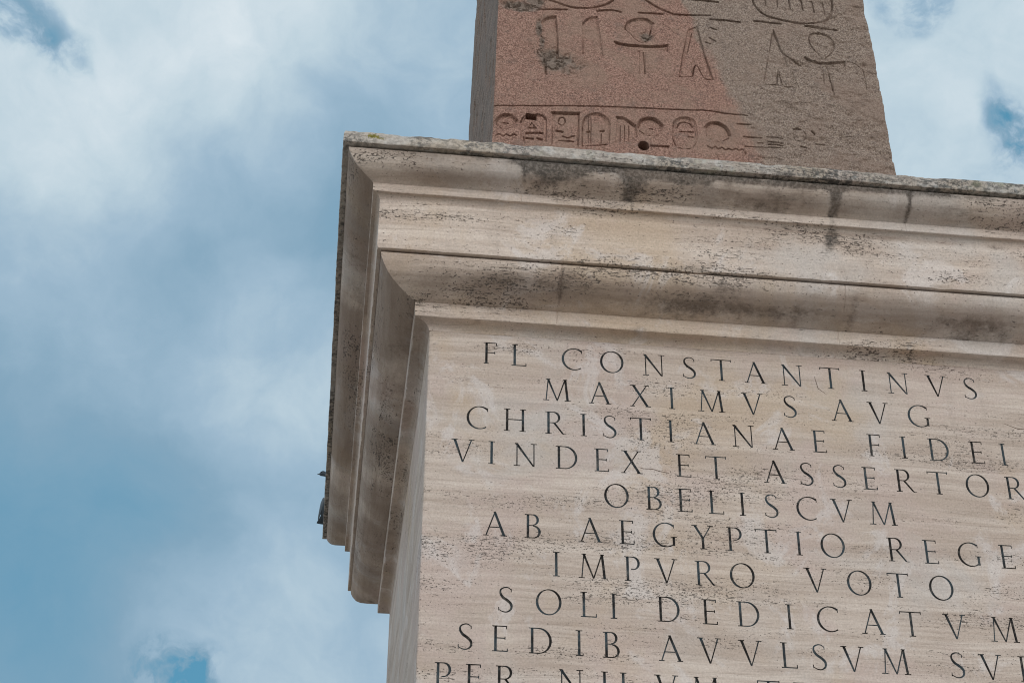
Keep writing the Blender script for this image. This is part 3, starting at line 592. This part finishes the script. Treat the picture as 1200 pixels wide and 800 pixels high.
def letter_cutter(ch, cap, x0, z0, V, F):
    for si, st in enumerate(strips(LET[ch]())):
        b0 = len(V); grow = 1.0; dpt = 0.016 + 0.0006 * si; n = len(st)
        closed = math.dist(st[0][0], st[-1][0]) < 1e-6
        for (e1, mid, e2) in st:
            for p in (e1, e2):
                for y in (-0.02, dpt): V.append((x0 + p[0] * cap, y - HW, z0 + p[1] * cap))
        rng_ = range(n - 1)
        for i in rng_:
            q = b0 + 4 * i; r = b0 + 4 * ((i + 1) % (n - 1) if closed else i + 1)
            F += [(q, q + 2, r + 2, r), (q + 1, r + 1, r + 3, q + 3), (q, r, r + 1, q + 1), (q + 2, q + 3, r + 3, r + 2)]
        if not closed:
            q = b0; F.append((q, q + 1, q + 3, q + 2)); q = b0 + 4 * (n - 1); F.append((q, q + 2, q + 3, q + 1))
        else: del V[-4:]
cap = 0.140; cutV, cutF, cache = [], [], {}
for text, zb, ch_, xs_ in ROWS:
    row = bpy.data.objects.new('inscription_line', None); COL.objects.link(row); row.parent = ped; row.location = (0, -HW, zb)
    xm = min(sum(xs_) / len(xs_), 1.7)
    for c_, x in zip(text.replace(' ', ''), xs_):
        if c_ not in cache: cache[c_] = letter_mesh(c_, cap)
        dz = -0.007 * (x - xm)
        o = obj('letter', cache[c_], row, (x - HW, 0, dz))
        letter_cutter(c_, cap, x - HW, zb + dz, cutV, cutF)
# hairline cracks in the face
for pts in ([(1.165, 6.003), (1.19, 5.996), (1.24, 5.997), (1.28, 5.986), (1.33, 5.979)], [(3.28, 6.43), (3.36, 6.40), (3.47, 6.41)], [(2.20, 6.66), (2.215, 6.58), (2.26, 6.545)]):
    q = [(x - HW, z) for x, z in pts]; s = path(q, [0.002] + [0.005] * (len(q) - 2) + [0.002])[1]; b0 = len(cutV)
    for (e1, mid, e2) in s:
        for p in (e1, e2):
            for y in (-0.02, 0.008): cutV.append((p[0], y - HW, p[1]))
    for i in range(len(s) - 1):
        a = b0 + 4 * i; r = a + 4; cutF += [(a, a + 2, r + 2, r), (a + 1, r + 1, r + 3, a + 3), (a, r, r + 1, a + 1), (a + 2, a + 3, r + 3, r + 2)]
    a = b0; cutF.append((a, a + 1, a + 3, a + 2)); a = b0 + 4 * (len(s) - 1); cutF.append((a, a + 2, a + 3, a + 1))

# the shaft: a worn-edged block, the letters cut into its front
sv, sf = [], []
zl = [1.2] + list(np.linspace(1.25, 6.93, 190)); cr_ = 0.010
for z in zl:
    ring = []
    for (sx, sy, a0) in ((1, -1, -90), (1, 1, 0), (-1, 1, 90), (-1, -1, 180)):
        wr = cr_ * (0.6 + (1.6 * float(fbm(np.array([sx * 3.0]), np.array([sy * 2.0]), np.array([z]), 7, 4, 5)[0]) - 0.5) * 1.6); wr = max(0.004, wr)
        for a in (0, 45, 90):
            q = math.radians(a0 + a); ring.append((sx * (HW - wr) + wr * math.cos(q), sy * (HW - wr) + wr * math.sin(q), z))
    sv += ring
nr = 12
for i in range(len(zl) - 1):
    for j in range(nr):
        if j == 11: continue                                         # the front is one flat face, added below
        sf.append((i * nr + j, i * nr + (j + 1) % nr, (i + 1) * nr + (j + 1) % nr, (i + 1) * nr + j))
L_ = len(zl)
sf.append([i * nr + 11 for i in range(L_)][::-1] + [i * nr for i in range(L_)])
sf.append(list(range(nr))[::-1]); sf.append([(L_ - 1) * nr + j for j in range(nr)])
shaft = obj('shaft', mesh_from('shaft', sv, sf, M_SHAFT), ped)
bm = bmesh.new(); bm.from_mesh(shaft.data); bmesh.ops.recalc_face_normals(bm, faces=bm.faces); bm.to_mesh(shaft.data); bm.free()
cutter = obj('cutter', mesh_from('cutter', cutV, cutF, M_SHAFT))
bm = bmesh.new(); bm.from_mesh(cutter.data); bmesh.ops.recalc_face_normals(bm, faces=bm.faces); bm.to_mesh(cutter.data); bm.free()
cutter.location = (2, 2, 0)
bo = shaft.modifiers.new('carve', 'BOOLEAN'); bo.operation = 'DIFFERENCE'; bo.solver = 'EXACT'; bo.use_self = True; bo.object = cutter
bpy.context.view_layer.update()
dg = bpy.context.evaluated_depsgraph_get(); carved = bpy.data.meshes.new_from_object(shaft.evaluated_get(dg))
shaft.modifiers.clear(); shaft.data = carved; carved.name = 'shaft'
bpy.data.objects.remove(cutter)
print('shaft faces', len(carved.polygons))

# ------------------------------------------------------------------ obelisk: one mesh, carved and weathered through a fine height field on the two faces in view
OH, OK_, OX, OY, OZ = 1.399, 0.02417, 1.77366, 2.0499, 7.7378
curve = lambda pts, n: spline(list(pts), n)
def seg_field(U, Zg, glyphs):
    D = np.zeros((len(Zg), len(U)))
    for wd, dp, pts in glyphs:
        wd *= 0.88; dp *= 1.3
        if len(pts) > 3 and pts[0] != pts[-1]: pts = [tuple(p) for p in curve(pts, len(pts) * 5)]
        us = [p[0] for p in pts]; zs = [p[1] for p in pts]; mgn = wd
        i0, i1 = np.searchsorted(U, [min(us) - mgn, max(us) + mgn]); j0, j1 = np.searchsorted(Zg, [min(zs) - mgn, max(zs) + mgn])
        if i1 <= i0 or j1 <= j0: continue
        uu, zz = np.meshgrid(U[i0:i1], Zg[j0:j1]); best = np.full(uu.shape, 1e9)
        for (x0, y0), (x1, y1) in zip(pts, pts[1:]):
            dx, dy = x1 - x0, y1 - y0; L2 = dx * dx + dy * dy + 1e-12
            q = np.clip(((uu - x0) * dx + (zz - y0) * dy) / L2, 0, 1); best = np.minimum(best, np.hypot(uu - x0 - q * dx, zz - y0 - q * dy))
        depth = dp * np.clip((wd / 2 - best) / (wd * 0.30), 0, 1)
        D[j0:j1, i0:i1] = np.maximum(D[j0:j1, i0:i1], depth)
    return D
zrow = np.concatenate([np.linspace(-0.01, 0.8, 10), np.arange(0.84, 2.62, 0.0036), np.arange(2.63, 4.9, 0.012), [5, 6, 9, 13, 17, 20.5]])
hb = OH                                                              # stations at the base, scaled in as the shaft tapers
un = np.linspace(-1, 1, 760)                                         # front, left to right
vn = np.linspace(1, -1, 260)                                         # left, back to front
co = np.linspace(-1, 1, 30)
hz = OH - OK_ * zrow
Uf = un * (OH - OK_ * 1.7); Vf = vn * (OH - OK_ * 1.7)
SIDE = [(0.22, 0.05, [(0.98, 4.7), (0.92, 4.2), (1.0, 3.8)]), (0.12, 0.05, [(0.62, 4.25), (0.66, 3.9), (0.60, 3.7)]), (0.10, 0.04, [(0.15, 3.7), (0.10, 3.45)]), (0.10, 0.04, [(0.02, 3.42), (0.0, 3.2)]), (0.20, 0.06, [(0.72, 3.05), (0.66, 2.75), (0.78, 2.35)]), (0.10, 0.04, [(0.40, 2.95), (0.36, 2.5)]), (0.10, 0.035, [(-0.45, 2.6), (-0.5, 2.3)]), (0.08, 0.03, [(-0.80, 2.4), (-0.88, 1.9)]), (0.16, 0.05, [(0.35, 3.6), (0.60, 3.3)]), (0.09, 0.03, [(-0.30, 2.1), (-0.42, 1.6)]), (0.05, 0.02, [(-1.1, 2.2), (-1.12, 1.5)])]
Df = seg_field(Uf, zrow, GLYPHS); Dl = seg_field(Vf[::-1], zrow, SIDE)[:, ::-1]
uu, zz = np.meshgrid(Uf, zrow)
Df *= 0.70 + 0.50 * sstep(0.3, 0.62, fbm(uu, zz, zz * 0, 9, 4, 71))
def hole(D, msk, dep): D[:] = np.where(msk, dep, D)
fl = np.zeros_like(Df)
for dp, poly in FILLS:
    us = [p[0] for p in poly]; zs = [p[1] for p in poly]
    i0, i1 = np.searchsorted(Uf, [min(us) - .01, max(us) + .01]); j0, j1 = np.searchsorted(zrow, [min(zs) - .01, max(zs) + .01])
    a_, z_ = np.meshgrid(Uf[i0:i1], zrow[j0:j1]); ins = np.zeros(a_.shape, bool); best = np.full(a_.shape, 9.0)
    for (x0, y0), (x1, y1) in zip(poly, poly[1:] + poly[:1]):
        if y0 != y1: ins ^= ((y0 > z_) != (y1 > z_)) & (a_ < (x1 - x0) * (z_ - y0) / (y1 - y0) + x0)
        dx, dy = x1 - x0, y1 - y0; q = np.clip(((a_ - x0) * dx + (z_ - y0) * dy) / (dx * dx + dy * dy + 1e-9), 0, 1); best = np.minimum(best, np.hypot(a_ - x0 - q * dx, z_ - y0 - q * dy))
    rise = 0.7 + 0.3 * (z_ - min(zs)) / (max(zs) - min(zs))          # the floor swells towards the bottom
    fl[j0:j1, i0:i1] = np.maximum(fl[j0:j1, i0:i1], ins * np.clip(best / 0.007, 0, 1) * dp * 1.25 * rise * (1 - 0.35 * np.clip(best / 0.05, 0, 1)))
Df = fl + Df * 0.85
hole(Df, (np.abs(uu + 1.103) < 0.036) & (np.abs(zz - 1.233 + 0.09 * (uu + 1.103)) < 0.024), 0.12)
hole(Df, np.hypot(uu + 0.353, (zz - 1.0545) * 0.95) < 0.037, 0.12)
worn = np.zeros_like(uu)
for (cx, cz, wx, wz, a) in ((-1.00, 1.80, .10, .09, 1), (-0.90, 1.74, .16, .10, .9), (-1.19, 2.25, .17, .05, 1), (-1.10, 2.30, .10, .05, .8), (-1.06, 2.06, .03, .10, .8), (-1.035, 1.92, .03, .10, .8), (-0.30, 2.06, .05, .05, .9)):
    worn = np.maximum(worn, a * np.exp(-((uu - cx) / wx) ** 2 - ((zz - cz) / wz) ** 2))
wn = fbm(uu, zz, zz * 0, 14, 5, 77)
worn = np.clip(worn * (0.35 + 1.3 * wn), 0, 1); wr_ = np.abs(2 * fbm(uu, zz, zz * 0, 22, 4, 88) - 1)
Df = np.where(Df > 0.1, Df, Df * (1 - 0.55 * sstep(0.3, 0.8, worn)) + worn * (0.016 * (0.4 + wn) + 0.020 * sstep(0.25, 0.0, wr_)))
erode = sstep(0.25, 0.9, uu + 0.35 * (1.9 - zz))                     # the lower right is the most weathered
Df = Df * np.where(Df > 0.1, 1, 1 - 0.30 * erode)
Df += (0.002 + 0.007 * erode) * sstep(0.42, 0.72, fbm(uu, zz * 1.8, zz * 0, 13, 4, 5)) + (0.0012 + 0.004 * erode) * fbm(uu, zz * 1.3, zz * 0, 42, 3, 15) + 0.012 * erode * sstep(0.55, 0.75, fbm(uu, zz * 1.5, zz * 0, 4.5, 4, 25))
vv, zl2 = np.meshgrid(Vf, zrow); shade_l = np.clip(Dl / 0.05, 0, 1)  # mask of the left grooves, whose shade is painted into the granite
Dl += 0.008 * sstep(0.45, 0.75, fbm(vv * 0.6, zl2 * 1.5, zl2 * 0, 7, 4, 35)) + 0.004 * fbm(vv, zl2, zl2 * 0, 30, 3, 45)
ub = np.interp(zrow, [1.04, 1.26, 1.41, 1.60, 1.82, 2.06, 2.25, 2.46], [0.44, 0.376, 0.328, 0.264, 0.177, 0.094, 0.02, -0.043])[:, None]
grey_f = sstep(-0.05, 0.05, uu - ub + 0.13 * (fbm(uu, zz, zz * 0, 12, 4, 55) - 0.5))
cut = []                                                             # columns: (unit x, unit y, normal, depth, grey, worn)
def edge_wear(D, s, seed):                                           # arrises knocked back
    q = 1 - np.abs(s)[None, :]; zr = np.repeat(zrow[:, None], len(s), 1)
    chip = fbm(zr, zr * 0 + seed, zr * 0, 6, 4, seed)
    return D + np.exp(-q / 0.006) * (0.004 + 0.026 * sstep(0.45, 0.8, chip))
Df = edge_wear(Df, un, 61); Dl = edge_wear(Dl, vn, 63)
nz = len(zrow); z0c = np.zeros((nz, len(co) - 2))
SX = np.concatenate([un, np.ones(28), -co[1:-1] * 1, -np.ones(258)]); SY = np.concatenate([-np.ones(760), co[1:-1], np.ones(28), vn[1:-1]])
# corners at the back belong to the coarse sides
SX = np.concatenate([un, np.ones(28), [1], -co[1:-1], [-1], -np.ones(258)]); SY = np.concatenate([-np.ones(760), co[1:-1], [1], np.ones(28), [1], vn[1:-1]])
NX = np.concatenate([np.zeros(760), np.ones(28), [1], np.zeros(28), [-1], -np.ones(258)]); NY = np.concatenate([-np.ones(760), np.zeros(28), [1], np.ones(28), [1], np.zeros(258)])
NX[0] = -1; NX[759] = 1
DD = np.concatenate([Df, z0c, np.zeros((nz, 1)), z0c, Dl[:, :1], Dl[:, 1:-1]], 1)
GR = np.concatenate([grey_f, z0c + 1, np.ones((nz, 1)), z0c + 1, np.ones((nz, 1)), np.full((nz, 258), 0.85)], 1)
WO = np.concatenate([worn, z0c, np.zeros((nz, 1)), z0c, np.zeros((nz, 1)), 0.55 * fbm(vv, zl2, zl2 * 0, 5, 4, 91)[:, 1:-1] + 0.15], 1)
fade = np.where((zrow > 0.82) & (zrow < 4.9), 1, 0)[:, None]; DD = DD * fade
XX = SX[None] * hz[:, None] - NX[None] * DD; YY = SY[None] * hz[:, None] - NY[None] * DD; ZZ = np.repeat(zrow[:, None], XX.shape[1], 1)
SHD = np.concatenate([np.zeros_like(Df), z0c, np.zeros((nz, 1)), z0c, np.zeros((nz, 1)), shade_l[:, 1:-1]], 1)
V = np.stack([XX, YY, ZZ], -1).reshape(-1, 3); nc = XX.shape[1]
i = np.arange(nz - 1)[:, None]; j = np.arange(nc)[None, :]; j2 = (j + 1) % nc
F = np.stack([i * nc + j, i * nc + j2, (i + 1) * nc + j2, (i + 1) * nc + j], -1).reshape(-1, 4)
# pyramidion
tip = len(V); V = np.vstack([V, [0, 0, 22.4]]); top0 = (nz - 1) * nc
F = np.vstack([F, [(top0 + a, top0 + (a + 1) % nc, tip, tip) for a in range(0)]]) if False else F
ob = thing('obelisk', 'rose granite obelisk carved with hieroglyphs, greyer patched stone on its right', 'obelisk', (OX, OY, OZ + 0.012))
obm = mesh_from('obelisk_shaft', V[:-1], F, M_GRAN, None, {'grey': GR.ravel(), 'worn': WO.ravel(), 'groove_shade': SHD.ravel()})
obm.polygons.foreach_set('use_smooth', np.ones(len(obm.polygons), bool)); obm.set_sharp_from_angle(angle=math.radians(50))
obj('obelisk_shaft', obm, ob)
ht = float(hz[-1]); pv = [(-ht, -ht, 20.5), (ht, -ht, 20.5), (ht, ht, 20.5), (-ht, ht, 20.5), (0, 0, 23.4)]
obj('pyramidion', mesh_from('pyramidion', pv, [(0, 1, 4), (1, 2, 4), (2, 3, 4), (3, 0, 4)], M_GRAN), ob)

# ------------------------------------------------------------------ pigeons on the left edge of the top slab
M_PB, M_PW, M_PD, M_PR = plain('pigeon_slate', (0.055, 0.07, 0.085)), plain('pigeon_wing', (0.11, 0.125, 0.14)), plain('pigeon_dark', (0.02, 0.022, 0.028)), plain('pigeon_leg', (0.30, 0.08, 0.07))
def tube(sections, n=12):                                            # (x, z, half width, half height) along the spine
    V, F = [], []
    for x, z, a, h in sections:
        for q in np.linspace(0, 2 * math.pi, n, endpoint=False): V.append((x, a * math.cos(q), z + h * math.sin(q)))
    m_ = len(sections)
    for i in range(m_ - 1):
        for j in range(n): F.append((i * n + j, i * n + (j + 1) % n, (i + 1) * n + (j + 1) % n, (i + 1) * n + j))
    F += [tuple(range(n))[::-1], tuple((m_ - 1) * n + j for j in range(n))]
    return V, F
def pigeon(label, loc, rz, pitch=0.0):
    root = thing('pigeon', label, 'pigeon', loc, 'pigeons on the cornice'); root.rotation_euler = (0, pitch, rz)
    V, F = tube([(0.175, 0.206, .002, .002), (0.160, 0.207, .005, .005), (0.148, 0.210, .016, .017), (0.130, 0.213, .021, .022), (0.112, 0.208, .020, .021), (0.100, 0.188, .023, .026), (0.092, 0.160, .036, .040), (0.070, 0.128, .050, .056),
                 (0.030, 0.105, .056, .058), (-0.020, 0.092, .052, .050), (-0.065, 0.080, .038, .036), (-0.100, 0.070, .026, .020), (-0.130, 0.062, .027, .010), (-0.185, 0.050, .033, .006), (-0.205, 0.046, .032, .003)])
    obj('body', mesh_from('pigeon_body', V, F, M_PB, 60), root)
    for s in (-1, 1):
        V, F = tube([(0.068, 0.128, .006, .014), (0.040, 0.122, .012, .040), (-0.02, 0.108, .013, .044), (-0.08, 0.090, .010, .030), (-0.13, 0.074, .007, .016), (-0.165, 0.062, .003, .005)], 8)
        V = [(x, y + s * (0.047 - 0.10 * max(0, -x)), z) for x, y, z in V]; obj('wing', mesh_from('pigeon_wing', V, F, M_PW, 60), root)
        V, F = tube([(0.0, 0.0, .0045, .0045), (0.001, 0.0, .0045, .0045)], 6)
        V, F = [], []
        for z, r in ((0.0, .0035), (0.03, .0035), (0.065, .010)):
            for q in range(6): V.append((0.012 + r * math.cos(q * math.pi / 3), s * 0.022 + r * math.sin(q * math.pi / 3), z))
        for i_ in range(2):
            for q in range(6): F.append((i_ * 6 + q, i_ * 6 + (q + 1) % 6, i_ * 6 + 6 + (q + 1) % 6, i_ * 6 + 6 + q))
        for ang in (-0.5, 0, 0.5, math.pi):
            b0 = len(V); L = 0.028 if ang != math.pi else 0.014
            for (a, wd) in ((0, .003), (L, .0015)):
                for oy, oz in ((-wd, 0.0005), (wd, 0.0005), (wd, 0.005), (-wd, 0.005)):
                    V.append((0.012 + a * math.cos(ang) - oy * math.sin(ang), s * 0.022 + a * math.sin(ang) + oy * math.cos(ang), oz))
            for q in range(4): F.append((b0 + q, b0 + (q + 1) % 4, b0 + 4 + (q + 1) % 4, b0 + 4 + q))
            F += [(b0, b0 + 3, b0 + 2, b0 + 1), (b0 + 4, b0 + 5, b0 + 6, b0 + 7)]
        obj('leg', mesh_from('pigeon_leg', V, F, M_PR), root)
        V, F = tube([(-.004, 0, .001, .001), (-.002, 0, .004, .004), (.002, 0, .004, .004), (.004, 0, .001, .001)], 8)
        obj('eye', mesh_from('pigeon_eye', [(x + 0.140, y + s * 0.019, z + 0.216) for x, y, z in V], F, M_PD), root)
    return root
pigeon('dark slate pigeon showing its head and beak over the cornice edge, the upper of two', (-0.452, PB_Y, 7.742), math.radians(172))
pigeon('dark pigeon perched on the cornice edge nearest its back corner, the lower of two', (-0.529, PA_Y, 7.742), math.radians(-76), 0.0)
